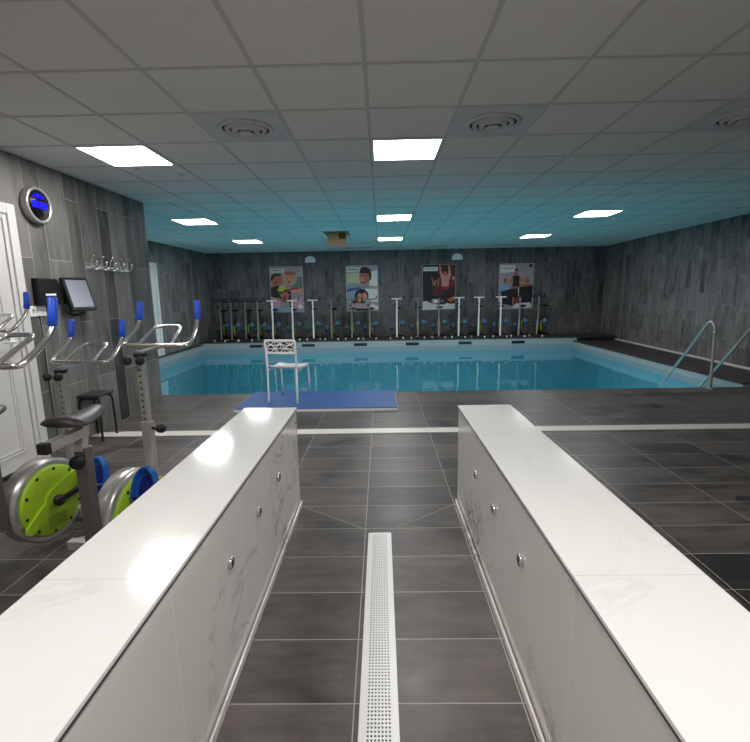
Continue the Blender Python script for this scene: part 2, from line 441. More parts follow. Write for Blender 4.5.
# ------------------------------------------------------------------ ceiling fittings
def cell(c, r): return GX+GS*c, GY+GS*r
LIGHTS = [(0, 3, 'square ceiling light panel nearest the camera, above the drain channel'),
          (-4, 3, 'square ceiling light panel above the clock wall and the near bikes'),
          (0, 9, 'square ceiling light panel in the middle of the pool row, before the last one'),
          (0, 14, 'small looking ceiling light panel farthest back on the centre line'),
          (-5.45, 9, 'ceiling light panel over the left side of the pool, nearer of two there'),
          (-5.45, 14, 'ceiling light panel over the left back of the pool, by the far wall'),
          (5.5, 9, 'ceiling light panel over the right side of the pool, nearer of two there'),
          (5.5, 14, 'ceiling light panel over the right back of the pool, by the far wall')]
proto = None
for c_, r_, lab in LIGHTS:
    x, y = cell(c_, r_)
    if proto is None:
        root = proto = empty('ceiling_light', (x, y, CEIL), 0, lab, 'ceiling light', 'square ceiling light panels')
        f = MB()
        for lo, hi in [((.012, .012), (.588, .03)), ((.012, .57), (.588, .588)), ((.012, .03), (.03, .57)), ((.57, .03), (.588, .57))]:
            f.box((lo[0], lo[1], -.010), (hi[0], hi[1], .0))
        f.build('light_frame', M['lamp_frame'], root)
        MB().box((.03, .03, -.008), (.57, .57, -.0005)).build('diffuser', M['lamp'], root)
    else:
        root = copy_tree(proto); root.location = (x, y, CEIL); root['label'] = lab

def vent(c_, r_, lab):
    x, y = cell(c_, r_)
    root = empty('ceiling_vent', (x+.3, y+.3, CEIL), 0, lab, 'vent', 'round ceiling air vents')
    MB().box((-.288, -.288, -.007), (.288, .288, 0), .003).build('vent_plate', M['vent'], root)
    m = MB().lathe([(.0, -.009), (.185, -.009)], (0, 0, 0), n=40); m.build('vent_throat', M['vent_dark'], root)
    for k, (r, hgt) in enumerate([(.20, .012), (.152, .020), (.104, .028)]):
        MB().lathe([(r-.034, -.008-hgt*.3), (r-.026, -.012-hgt), (r-.006, -.010-hgt*.75), (r, -.0075), (r-.012, -.0075), (r-.034, -.008-hgt*.3)], (0, 0, 0), n=40).build('vent_ring', M['vent'], root)
    MB().lathe([(0, -.052), (.035, -.050), (.052, -.040), (.03, -.02), (0, -.010)], (0, 0, 0), n=24).build('vent_cone', M['vent'], root)
vent(-2, 2, 'round air vent in grey plate on the left of the near centre light')
vent(1, 2, 'round air vent in grey plate on the right of the near centre light')
vent(4, 2, 'round air vent cut off by the right edge of the photo')
for x0, x1, lab in [(-.94, -.22, 'dark slot in ceiling by the far wall, behind the tan hanging board'), (1.19, 1.85, 'dark slot in ceiling by the far wall, right of the farthest centre light'), (3.1, 3.75, 'dark slot in ceiling by the far wall, near the right back light')]:
    root = empty('slot_diffuser', ((x0+x1)/2, 12.7, CEIL), 0, lab, 'vent', 'dark ceiling slots by the far wall')
    w = (x1-x0)/2
    m = MB(); m.box((-w, -.07, -.006), (w, -.055, 0)); m.box((-w, .055, -.006), (w, .07, 0)); m.box((-w, -.055, -.006), (-w+.012, .055, 0)); m.box((w-.012, -.055, -.006), (w, .055, 0)); m.build('slot_frame', M['vent'], root)
    m = MB(); m.box((-w+.012, -.055, -.004), (w-.012, .055, -.001)); m.build('slot_opening', M['vent_dark'], root)
    MB().bar((-w+.012, 0, -.004), (w-.012, 0, -.004), .01, .006).build('slot_blade', M['bike_dark'], root)
# open hatch with a tan board hanging from it
root = empty('ceiling_hatch', ((HX0+HX1)/2, HY0, CEIL), 0, 'tan board hanging down from an open ceiling tile near the far wall', 'ceiling hatch')
w = (HX1-HX0)/2
m = MB(); m.box((-w-.05, -.03, -.006), (w+.05, -.002, .0)); m.box((-w-.03, 0, -.006), (-w, .6, .0)); m.box((w, 0, -.006), (w+.03, .6, .0)); m.box((-w-.03, .6, -.006), (w+.03, .63, 0)); m.build('hatch_frame', M['bike_dark'], root)
m = MB(); m.box((-w, 0, .06), (w, .6, .5)); m.build('hatch_shaft', M['vent_dark'], root)
m = MB(); m.prism([(-w+.02, 0), (w-.01, 0), (w-.03, -.27), (w-.05, -.285), (-.02, -.24), (-w+.08, -.31)], (0, .10, -.004), (1, 0, 0), (0, .12, 1), (0, .014, 0)); m.build('hanging_board', M['tan'], root)
m = MB(); m.prism([(.05, -.01), (w-.03, -.01), (w-.03, -.13), (.05, -.13)], (0, .088, -.004), (1, 0, 0), (0, .12, 1), (0, .008, 0)); m.build('bare_patch', mat('brown_board_patch', (120, 84, 44), .8, grain=.2), root)
for x, y, lab in [(-2.305, 4.56, 'small round ceiling sensor just behind the left light panel, nearer of two'), (-1.99, 4.80, 'small round ceiling sensor behind the left light panel, farther of two')]:
    root = empty('ceiling_sensor', (x, y, CEIL), 0, lab, 'sensor', 'small ceiling sensors')
    MB().lathe([(0, -.004), (.03, -.004), (.032, 0)], (0, 0, 0), n=20).build('sensor_base', M['vent'], root)
    MB().lathe([(0, -.018), (.012, -.016), (.017, -.004)], (0, 0, 0), n=16).build('sensor_lens', M['vent'], root)

# ------------------------------------------------------------------ tiled benches and drain
def bench(name, xi, xo, lab, sgn):
    root = empty(name, ((xi+xo)/2, 2.955, 0), 0, lab, 'bench', 'white marble benches along the drain channel')
    ox, oy = (xi+xo)/2, 2.955
    a, b = sorted((xi-ox, xo-ox)); L = -3.95
    zt = .697
    m = MB(); m.box((a+.006, L, 0), (b-.006, -.006, zt-.022)); bd = m.build('bench_body', M['marble_side'], root)
    m = MB(); m.box((a, L, zt-.012), (b, 0, zt), .002); m.build('top_slab', M['marble_top'], root)
    m = MB(); m.box((a+.002, L, zt-.022), (b-.002, -.002, zt-.012)); m.build('edge_profile', M['edge_dark'], root)
    xin = xi-ox; s = sgn
    m = MB(); m.box((min(xin, xin+s*.010), L, 0), (max(xin, xin+s*.010), -.01, .035), .003); m.build('skirting', M['marble_side'], root)
    for yy in (1.545, 1.945, 2.345):
        nz = MB()
        nz.lathe([(.019, .001), (.024, .004), (.022, .012), (.0135, .015), (.0125, .006), (0, .005)], (xin-s*.006, yy-oy, .462), (s, 0, 0), 24)
        nz = nz.build('jet_nozzle', M['chrome'], root); nz['label'] = 'chrome ring nozzle'
        MB().lathe([(.0145, .006), (.0145, .0145), (0, .0145)], (xin-s*.006, yy-oy, .462), (s, 0, 0), 20).build('nozzle_hole', M['black'], nz)
    return root
bench('marble_bench', -.5753, -.93, 'long white marble bench on the left of the drain channel, beside the bikes', 1)
bench('marble_bench', .50, .85, 'long white marble bench on the right of the drain channel, on the handrail side', -1)

root = empty('channel_drain', (-.029, 2.56, 0), 0, 'white slotted channel drain grate running between the two marble benches', 'drain')
def punched(m, x0, x1, y0, y1, nx, ny, fill, z0, z1):
    px, py = (x1-x0)/nx, (y1-y0)/ny
    bx, by = px*(1-fill), py*(1-fill)
    for i in range(nx+1): m.box((x0+px*i-bx/2, y0-by/2, z0), (x0+px*i+bx/2, y1+by/2, z1))
    for j in range(ny+1): m.box((x0, y0+py*j-by/2, z0), (x1, y0+py*j+by/2, z1-.0004))
m = MB(); punched(m, -.043, .043, -3.5, -.02, 7, 232, .52, .0022, .006)
m.box((-.069, -3.54, .0), (-.044, 0, .006), .0015); m.box((.044, -3.54, .0), (.069, 0, .006), .0015)
m.box((-.046, -.022, .0), (.046, 0, .006)); m.build('grate', M['white'], root)
MB().box((-.046, -3.52, .0003), (.046, -.01, .0015)).build('drain_trough', M['vent_dark'], root)

# ------------------------------------------------------------------ blue mat and chair on it
root = empty('floor_mat', (-.835, 5.96, 0), 0, 'flat blue mat with white foam edge lying on the deck at the pool', 'mat')
MB().box((-1.02, -.5, 0), (1.02, .5, .034), .004).build('foam_core', M['mat_edge'], root)
m = MB(); m.box((-1.015, -.495, .034), (1.015, .495, .046), .004); m.build('mat_cover', M['mat_top'], root)

root = empty('white_chair', (-1.25, 5.93, .046), math.radians(-9), 'white metal chair with cut-out backrest, alone on the blue mat', 'chair')
W2 = .195
seat = MB()
rings = []
for t_ in range(9):
    y = -.18+.44*t_/8
    zc = .455 + .020*math.sin(t_/8*PI*1.0)*-1 + (.02 if t_ == 0 else 0) - (.015 if t_ == 8 else 0)
    hw = W2+.012-.01*(t_ == 0)
    rings.append([(-hw, y, zc+.006), (-hw*.5, y, zc-.004), (hw*.5, y, zc-.004), (hw, y, zc+.006), (hw, y, zc+.026), (hw*.5, y, zc+.016), (-hw*.5, y, zc+.016), (-hw, y, zc+.026)])
seat.loft(rings).build('seat', M['white'], root)
for sx in (-1, 1):
    MB().tube([(sx*W2, -.225, 0), (sx*W2, -.205, .44), (sx*(W2+.002), -.215, .66), (sx*(W2+.006), -.235, .815)], .0125, 10, sub=5).build('leg', M['white'], root)
    MB().tube([(sx*(W2+.005), .30, 0), (sx*W2, .25, .44)], .0125, 10).build('leg', M['white'], root)
    MB().tube([(sx*W2, -.20, .435), (sx*W2, .25, .435)], .011, 8).build('seat_rail', M['white'], root)
MB().tube([(-W2, .25, .435), (W2, .25, .435)], .011, 8).build('seat_rail', M['white'], root)
bk = MB()
z0, z1 = .665, .825
def bp(u, v): return Vector(((u-.5)*2*(W2+.004), -.213-.022*v-.018*math.sin(u*PI), z0+(z1-z0)*v))
for (u0, v0, u1, v1) in [(0, 0, 1, 0), (0, 1, 1, 1), (0, 0, 0, 1), (1, 0, 1, 1)]:
    n_ = 8
    for k in range(n_):
        A = bp(u0+(u1-u0)*k/n_, v0+(v1-v0)*k/n_); B = bp(u0+(u1-u0)*(k+1)/n_, v0+(v1-v0)*(k+1)/n_)
        bk.bar(A, B, .010, .026)
random.seed(3)
cols = 6
pts = [[(min(1, max(0, (i+random.uniform(-.28, .28)*(0 < i < cols))/cols)), min(1, max(0, j/3+random.uniform(-.09, .09)*(0 < j < 3)))) for j in range(4)] for i in range(cols+1)]
for i in range(cols):
    for j in range(3):
        a, b, c2, d2 = pts[i][j], pts[i+1][j], pts[i+1][j+1], pts[i][j+1]
        e = [(a, c2)] if (i+j) % 2 else [(b, d2)]
        if j > 0: e.append((a, b))
        if i > 0 and random.random() < .7: e.append((a, d2))
        for p_, q_ in e: bk.bar(bp(*p_), bp(*q_), .0065, .010)
bkr = bk.build('backrest', M['white'], root); bkr['label'] = 'white backrest with a dark mosaic of openings'
m = MB(); m.loft([[tuple(bp(u, v)+Vector((0, .004+d, 0))) for u, v, d in ((.02, .03, 0), (.5, .03, 0), (.98, .03, 0), (.98, .97, 0), (.5, .97, 0), (.02, .97, 0))], [tuple(bp(u, v)+Vector((0, .007, 0))) for u, v in ((.02, .03), (.5, .03), (.98, .03), (.98, .97), (.5, .97), (.02, .97))]], smooth=False); m.build('back_panel', M['bike_dark'], bkr)

# ------------------------------------------------------------------ near aqua bikes
def shell(m, cx, cy, cz, w, h, d, tilt):
    """oval foot shell: a dish facing -y, leaning by tilt"""
    ca, sa = math.cos(tilt), math.sin(tilt)
    def P(a, r, dep):
        x = w*r*math.cos(a); z = h*r*math.sin(a)*(1 if math.sin(a) > 0 else .9)
        y = dep
        return (cx+x, cy+y*ca-z*sa, cz+y*sa+z*ca)
    n = 28
    prof = [(1.0, 0.0), (1.04, d*.35), (.98, d), (.55, d*1.25), (.02, d*1.3)]
    inner = [(.02, d*.72), (.70, d*.70), (.86, d*.30), (.92, 0.0), (1.0, 0.0)]
    m.loft([[P(2*PI*k/n, r, dd) for k in range(n)] for r, dd in prof], caps=False)
    m.loft([[P(2*PI*k/n, r, dd) for k in range(n)] for r, dd in inner], caps=False)
    f0 = len(m.bm.faces); m.bm.faces.new([m.bm.verts.new(P(2*PI*k/n, .02, d*1.3)) for k in range(n)]); m._new(f0)
    return [P(2*PI*k/n, .66, d*.66) for k in range(n)]

def near_bike(loc, rz, zb, zs, lab, saddle_shift=0, ped=(-.12, .14), RY=-.36):
    root = empty('aqua_bike', loc, rz, lab, 'exercise bike', 'aqua bikes parked on the near left deck')
    FP, SP = .225, -.27           # front post and seat tube positions along the bike
    fr = MB()
    fr.bar((-.26, .34, .05), (.26, .34, .05), .045, .045, bev=.004); fr.bar((-.13, RY, .05), (.13, RY, .05), .045, .045, bev=.004)
    fr.bar((0, RY, .055), (0, SP, .27), .05, .05); fr.bar((0, FP, .10), (0, .34, .055), .05, .05)
    fr.bar((-.115, SP, .27), (-.115, FP, .10), .03, .04)
    fr.bar((-.13, SP, .27), (.02, SP, .27), .04, .04); fr.bar((-.13, FP, .10), (.02, FP, .10), .04, .04)
    fr.build('base_frame', M['steel'], root)
    for sx in (-1, 1):
        for yy, xe in ((.34, .245), (RY, .125)):
            MB().lathe([(0, 0), (.026, .0), (.03, .012), (.028, .04), (0, .045)], (sx*xe, yy, .035), (sx, 0, 0), 16).build('foot_wheel', M['white'], root)
    # seat tube, slider and saddle
    MB().bar((0, SP, .25), (0, SP+.005, zs-.15), .058, .05, bev=.004).build('seat_tube', M['frame_grey'], root)
    k = MB(); k.lathe([(0, 0), (.016, 0), (.016, .03), (.03, .035), (.032, .06), (.02, .068), (0, .068)], (0, SP-.02, zs-.20), (.5, -1, 0), 14); k.build('clamp_knob', M['blackrub'], root)
    MB().bar((0, SP-.01, zs-.17), (0, SP+.02, zs-.045), .040, .040, bev=.003).build('seat_post', M['steel'], root)
    sl = MB().bar((0, SP-.19, zs-.088), (0, SP+.03, zs-.078), .044, .044, bev=.003).build('seat_slider', M['steel'], root)
    MB().bar((0, SP-.215, zs-.089), (0, SP-.188, zs-.088), .047, .047, bev=.003).build('end_cap', M['blackrub'], sl)
    sd = MB(); rings = []
    for i in range(13):
        t_ = i/12; y = SP-.115+.26*t_+saddle_shift
        hw = .096*(1-t_)**.55*(.55+.45*min(1, t_*7+.35)) + .021 + (-.02 if i == 0 else 0)
        zt_ = zs+.022-.012*math.sin(t_*PI)+(.006*t_)-(0.012 if i in (0, 12) else 0)
        th = .052-.022*t_-(.018 if i in (0, 12) else 0)
        ring = []
        for q_ in range(16):
            a = 2*PI*q_/16; cx_, sz_ = math.cos(a), math.sin(a)
            ring.append((hw*cx_*(1 if sz_ > -.3 else .8), y, zt_-th/2+th/2*sz_*(1-.12*(abs(cx_) > .9)) - .012*abs(cx_)**3))
        rings.append(ring)
    sd.loft(rings).build('saddle', M['saddle'], root)
    # front post with adjustment holes, sleeve and knob
    MB().bar((0, FP, .08), (0, FP, zb-.42), .052, .046, bev=.003).build('post_sleeve', M['steel'], root)
    m = MB().bar((0, FP, zb-.50), (0, FP, zb-.045), .038, .036, bev=.003).use(1)
    for i in range(9): m.prism(ell(.0055, .0065, 12), (0, FP-.0215, zb-.40+.035*i), (1, 0, 0), (0, 0, 1), (0, .001, 0))
    m.build('front_post', [M['steel'], M['black']], root)
    MB().bar((0, FP, zb-.05), (0, FP, zb-.028), .050, .046).build('post_cap', M['blackrub'], root)
    k = MB(); k.tube([(.028, FP, zb-.46), (.062, FP, zb-.46)], .009, 10); k.lathe([(0, .06), (.022, .06), (.027, .068), (.027, .09), (.02, .1), (0, .1)], (0, FP, zb-.46), (1, 0, 0), 14); k.build('clamp_knob', M['blackrub'], root)
    br = MB(); br.bar((0, FP-.02, zb-.022), (0, FP+.18, zb-.014), .05, .012); br.build('bar_bracket', M['chrome'], root)
    HY = FP+.14
    hb = MB(); r = .0125
    arm_ = [(.190, .172, .150), (.190, .165, .125), (.194, .13, .082), (.205, .065, .035), (.204, .02, .006), (.182, .0, .0)]
    hb.tube([(-a_, HY+b_, zb+c_) for a_, b_, c_ in arm_] + [(-.1, HY-.005, zb-.002), (0, HY-.005, zb-.002), (.1, HY-.005, zb-.002)] + [(a_, HY+b_, zb+c_) for a_, b_, c_ in arm_[::-1]], r, 12, sub=5)
    hb = hb.build('handlebar', M['chrome'], root)
    lp = MB(); lp.tube([(-.10, HY, zb), (-.095, HY+.08, zb+.05), (-.085, HY+.15, zb+.088), (-.05, HY+.175, zb+.098), (.05, HY+.175, zb+.098), (.085, HY+.15, zb+.088), (.095, HY+.08, zb+.05), (.10, HY, zb)], .0105, 12, sub=5); lp.build('arm_loop', M['chrome'], root)
    for sx in (-1, 1):
        MB().tube([(sx*.190, HY+.168, zb+.138), (sx*.190, HY+.176, zb+.18), (sx*.188, HY+.186, zb+.246), (sx*.188, HY+.187, zb+.252)], lambda t: .0185 if t < .95 else .015, 14).build('grip', M['blue'], hb)
        k = MB(); k.lathe([(0, 0), (.018, 0), (.024, .008), (.024, .03), (.016, .036), (0, .036)], (sx*.03, FP-.045, zb-.062), (sx*.5, -1, 0), 12); k.build('bar_knob', M['blackrub'], root)
    # wheel with rim, lime covers, cranks and foot shells
    R_ = .24
    w = MB(); w.lathe([(.17, -.045), (R_-.015, -.052), (R_, -.042), (R_, .042), (R_-.015, .052), (.17, .045), (.17, -.045)], (0, 0, .30), (1, 0, 0), 48); w.build('wheel_rim', M['rim'], root)
    for sx in (-1, 1):
        cv = MB(); cv.lathe([(0, .068), (.12, .070), (.192, .066), (.203, .058), (.203, .03), (0, .03)], (0, 0, .30), (sx, 0, 0), 48)
        cv.use(1)
        for i in range(10):
            a = 2*PI*i/10+.2; cv.prism(ell(.010, .010, 10), (sx*.0668, .182*math.cos(a), .30+.182*math.sin(a)), (0, 1, 0), (0, 0, 1), (sx*.0012, 0, 0))
        for i in range(6): cv.box((sx*.0708-.0006, -.06, .145+.012*i), (sx*.0708+.0006, .06, .148+.012*i))
        cv.build('wheel_cover', [M['lime'], M['bike_dark']], root)
        ar = MB(); a = math.radians(28 if sx > 0 else 205)
        ux, uy = Vector((0, math.cos(a), math.sin(a))), Vector((0, -math.sin(a), math.cos(a)))
        out = [(.225, -.040), (.225, .035), (.10, .062)] + [(.075*math.cos(q), .075*math.sin(q)) for q in [1.2, 1.6, 2.1, 2.5]] + [(-.215, .026), (-.232, .0), (-.215, -.026)] + [(.075*math.cos(q), .075*math.sin(q)) for q in [3.8, 4.2, 4.7, 5.1]] + [(.10, -.062)]
        ar.prism(out, (sx*.070, 0, .30), ux, uy, (sx*.016, 0, 0)); ar.build('crank_bracket', M['lime'], root)
        ck = MB(); yy = ped[0] if sx > 0 else -ped[0]; zp = .30+ped[1]*(1 if sx > 0 else -.35)
        ck.lathe([(0, .082), (.03, .082), (.033, .10), (.026, .118), (0, .118)], (0, 0, .30), (sx, 0, 0), 18)
        ck.bar((sx*.108, 0, .30), (sx*.108, yy, zp), .016, .032, bev=.003); ck.tube([(sx*.10, yy, zp), (sx*.225, yy, zp)], .009, 10)
        ck.build('crank_arm', M['bike_dark'], root)
        pd = MB(); inner = shell(pd, sx*.168, yy+.00, zp+.03, .066, .132, .05, math.radians(-14))
        pdo = pd.build('pedal', M['pedal'], root)
        tr_ = MB(); f0 = 0; tr_.bm.faces.new([tr_.bm.verts.new((p_[0], p_[1]+.001, p_[2])) for p_ in inner]); tr_.build('pedal_tread', M['pedal_in'], pdo)
        MB().tube([(sx*.168-.064, yy+.0, zp), (sx*.168-.03, yy-.035, zp+.005), (sx*.168+.03, yy-.035, zp+.005), (sx*.168+.064, yy, zp)], .006, 8, sub=4).build('pedal_strap', M['pedal'], pdo)
    return root
near_bike((-1.37, 2.27, 0), math.radians(-6), 1.165, .915, 'silver aqua bike beside the left marble bench, with black saddle and tall post')
near_bike((-1.97, 2.45, 0), math.radians(-9), 1.05, .885, 'aqua bike with lime wheel cover, second out from the left bench', -.03, (.19, .02), -.56)
near_bike((-2.70, 2.62, 0), math.radians(-8), 1.24, .80, 'aqua bike nearest the white door, only its handlebar end showing', -.05)
nb = near_bike((-1.66, 1.36, 0), math.radians(-17), 1.20, .88, 'aqua bike closest to the camera, cut off by the left edge of the photo')

for ch in nb.children:
    if ch.name.startswith('foot_wheel'): ch.data.materials[0] = M['blackrub']

# ------------------------------------------------------------------ far aqua bikes along the back ledge
def far_proto(post, wide_bar, wheel):
    root = bpy.data.objects.new('pool_bike', None); COL.objects.link(root); root.empty_display_size = .1
    root.location = (0, 13.05, FZ)
    # local -y is towards the pool
    fr = MB(); fr.bar((-.165, -.36, .035), (.165, -.36, .035), .04, .04); fr.bar((-.16, .34, .035), (.16, .34, .035), .04, .04)
    fr.bar((.0, -.36, .04), (.0, .34, .04), .04, .03); fr.build('base_frame', M['bike_dark'], root)
    for sx in (-1, 1): MB().lathe([(0, 0), (.026, 0), (.026, .035), (0, .04)], (sx*.16, -.36, .03), (sx, 0, 0), 12).build('foot_wheel', M['white'], root)
    MB().bar((0, -.30, .05), (0, -.22, .50), .042, .04).build('frame_strut', post, root)
    MB().bar((0, -.22, .48), (0, -.20, 1.10), .042, .04).build('front_post', post, root)
    for sx, zk in ((1, .86), (-1, .95)):
        MB().lathe([(0, 0), (.02, 0), (.025, .02), (.02, .05), (0, .05)], (sx*.018, -.215, zk), (sx, -.3, 0), 10).build('clamp_knob', M['blackrub'], root)
    hb = MB()
    if wide_bar:
        hb.tube([(-.17, -.33, 1.21), (-.17, -.28, 1.13), (-.14, -.20, 1.10), (0, -.19, 1.10), (.14, -.20, 1.10), (.17, -.28, 1.13), (.17, -.33, 1.21)], .016, 8, sub=3)
        hb.tube([(-.09, -.2, 1.10), (-.09, -.32, 1.17), (.09, -.32, 1.17), (.09, -.2, 1.10)], .012, 8, sub=3)
        hb.build('handlebar', M['bike_dark'], root)
    else:
        hb.tube([(-.15, -.215, 1.115), (-.12, -.20, 1.11), (.12, -.20, 1.11), (.15, -.215, 1.115)], .018, 8); hb.build('handlebar', post, root)
        g_ = MB(); g_.tube([(-.20, -.34, 1.20), (-.20, -.26, 1.14), (-.15, -.215, 1.115)], .014, 8, sub=3); g_.build('grip', M['bike_dark'], root)
        g_ = MB(); g_.tube([(.20, -.34, 1.20), (.20, -.26, 1.14), (.15, -.215, 1.115)], .014, 8, sub=3); g_.build('grip', M['bike_dark'], root)
    MB().bar((0, .20, .06), (0, .24, .80), .042, .04).build('seat_tube', M['bike_dark'], root)
    sd = MB(); sd.loft([[(w*math.cos(2*PI*k/12), y, .84+t*math.sin(2*PI*k/12)) for k in range(12)] for y, w, t in [(.40, .06, .018), (.36, .10, .034), (.26, .085, .035), (.14, .035, .028), (.06, .022, .014)]]); sd.build('saddle', M['blackrub'], root)
    w = MB(); w.lathe([(.13, -.035), (.205, -.04), (.22, -.03), (.22, .03), (.205, .04), (.13, .035), (.13, -.035)], (0, 0, .29), (1, 0, 0), 28); w.build('wheel_rim', M['bike_dark'], root)
    for sx in (-1, 1):
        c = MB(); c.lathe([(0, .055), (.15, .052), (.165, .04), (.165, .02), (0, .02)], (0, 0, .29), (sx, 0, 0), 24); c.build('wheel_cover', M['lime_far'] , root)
        yy = -.13*sx
        ck = MB(); ck.bar((sx*.075, 0, .29), (sx*.075, yy, .30+.05*sx), .016, .03); ck.tube([(sx*.06, yy, .30+.05*sx), (sx*.18, yy, .30+.05*sx)], .009, 8); ck.build('crank_arm', M['bike_dark'], root)
        zp = .35+.06*sx
        pd = MB(); n = 16
        pd.loft([[(sx*.16+w_*math.cos(2*PI*k/n), yy+dy, zp+h_*math.sin(2*PI*k/n)) for k in range(n)] for dy, w_, h_ in [(-.055, .02, .03), (-.05, .055, .085), (-.02, .07, .105), (.02, .07, .105), (.02, .055, .09), (.0, .05, .08)]])
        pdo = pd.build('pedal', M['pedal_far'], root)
        MB().box((sx*.16-.072, yy-.062, zp-.045), (sx*.16+.072, yy+.03, zp-.005), .006).build('pedal_strap', M['blackrub'], pdo)
    return root
protos = {'white_t': far_proto(M['post_white'], False, 0), 'grey_t': far_proto(M['post_grey'], False, 0), 'grey_u': far_proto(M['post_grey'], True, 0)}
FAR = [(218.0, 'grey_u', 7), (230.8, 'grey_u', 7), (243.6, 'grey_u', 7), (257.2, 'grey_u', 7), (271.5, 'white_t', 7), (291.7, 'white_t', 6), (312, 'white_t', 7), (331.3, 'grey_t', 0), (351.5, 'grey_t', 2), (369.8, 'grey_t', -3),
       (397, 'white_t', -4), (417.8, 'grey_t', -5), (439.5, 'grey_u', -8), (459.5, 'white_t', -14), (480, 'white_t', -16), (501, 'white_t', -18), (521.5, 'grey_u', -28), (541.5, 'grey_u', -42)]
ORD = ['first', 'second', 'third', 'fourth', 'fifth', 'sixth', 'seventh', 'eighth', 'ninth', 'tenth', 'eleventh', 'twelfth', 'thirteenth', 'fourteenth', 'fifteenth', 'sixteenth', 'seventeenth', 'eighteenth']
LOOK = {'white_t': 'white-posted', 'grey_t': 'grey-posted', 'grey_u': 'dark-barred'}
WHERE = {0: ', by the corner', 5: ', under the first poster', 9: ', under the second poster', 12: ', under the third poster', 16: ', under the fourth poster', 17: ''}
seen = set()
for i, (px, kind, dz) in enumerate(FAR):
    X = .205 + (px-388.2)*12.83/454.6*.995
    r = protos[kind]
    if kind in seen: r = copy_tree(r)
    seen.add(kind)
    rr = random.Random(40+i)
    r.location = (X, 13.0+rr.uniform(-.02, .02)+((.09, -.05)[i % 2] if i < 4 else 0), FZ)
    r.rotation_euler = (0, 0, math.radians(dz*.9+rr.uniform(-2, 2)))
    s_ = rr.uniform(.94, 1.02)
    tag(r, '%s exercise bike on the far pool ledge, %s from the left%s' % (LOOK[kind], ORD[i], WHERE.get(i, '')), 'exercise bike', 'exercise bikes lined up on the far pool ledge')

# black slots in the far pool wall
for i, X in enumerate((-3.48, -2.03, -.585, .845, 2.295, 3.75)):
    root = empty('overflow_slot', (X, PY1, .03), 0, 'black slot in the far pool rim above the water, %s from the left' % ORD[i], 'pool inlet', 'black slots in the far pool rim')
    m = MB(); m.box((-.18, -.012, -.04), (.18, 0, .04), .003); m.build('slot_frame', M['bike_dark'], root)
    m = MB(); m.box((-.165, -.014, -.028), (.165, -.0125, .028)); m.build('slot_mouth', M['black'], root)

# ------------------------------------------------------------------ posters on the far wall
def flat(name, rgb): return mat('print_'+name, rgb, .6, grain=.12, gscale=14)
PM = {k: flat(k, v) for k, v in dict(skin=(205, 140, 122), skin2=(176, 104, 84), tan=(150, 92, 70), hair=(46, 32, 28), grey=(150, 152, 156), pale=(206, 206, 202), dark=(34, 28, 32), red=(150, 26, 40), maroon=(92, 24, 34), lime=(186, 186, 60), sky=(126, 158, 186), blue=(64, 92, 150), pink=(196, 148, 168), orange=(196, 96, 34), teal=(88, 120, 118), white=(226, 222, 218), mauve=(150, 134, 144), mist=(168, 150, 158), cream=(190, 192, 150), lip=(120, 36, 40), black=(18, 16, 20), brown=(84, 52, 40)).items()}
def poster(px0, px1, z0, z1, lab, shapes, groundcol, caption):
    root = empty('wall_poster', ((px0+px1)/2, YF, z0), 0, lab, 'poster', 'posters on the far wall')
    W, H = px1-px0, z1-z0
    MB().box((-W/2, -.02, 0), (W/2, 0, H), .002).build('poster_board', M['white'], root)
    mats = [PM[groundcol]]; idx = {groundcol: 0}
    m = MB(); m.box((-W/2+.004, -.0212, .004), (W/2-.004, -.0202, H-.004))
    d = .0216
    for s_ in shapes:
        col, kind = s_[0], s_[1]
        if col not in idx: idx[col] = len(mats); mats.append(PM[col])
        if kind == 'e':
            cx, cy, rx, ry = s_[2:6]; rot = s_[6] if len(s_) > 6 else 0
            pts = [(cx+a*math.cos(rot)-b*math.sin(rot)*H/W, cy+(a*math.sin(rot)*W/H+b*math.cos(rot))) for a, b in ell(rx, ry, 22)]
        else: pts = s_[2]
        pts = [(min(.99, max(.01, a)), min(.99, max(.01, b))) for a, b in pts]
        m.use(idx[col]); m.prism([((a-.5)*W, b*H) for a, b in pts], (0, -d, 0), (1, 0, 0), (0, 0, 1), (0, .0004, 0)); d += .0005
    m.build('printed_picture', mats, root)
    if caption:
        cx0, cx1, cy0, cy1, light = caption
        m = MB(); m.box(((cx0-.5)*W, -d-.001, cy0*H), ((cx1-.5)*W, -d, cy1*H)); c = m.build('caption_label', PM[light], root)
        m = MB(); yb = cy0+(cy1-cy0)*.42
        x = cx0+.03
        rr = random.Random(int(px0*10))
        while x < cx1-.06:
            wv = rr.uniform(.012, .024); m.box(((x-.5)*W, -d-.0018, yb*H), ((x+wv-.5)*W, -d-.0011, (yb+rr.uniform(.016, .026))*H)); x += wv+.010
        m.build('caption_print', PM['teal' if light == 'white' else 'dark'], c)
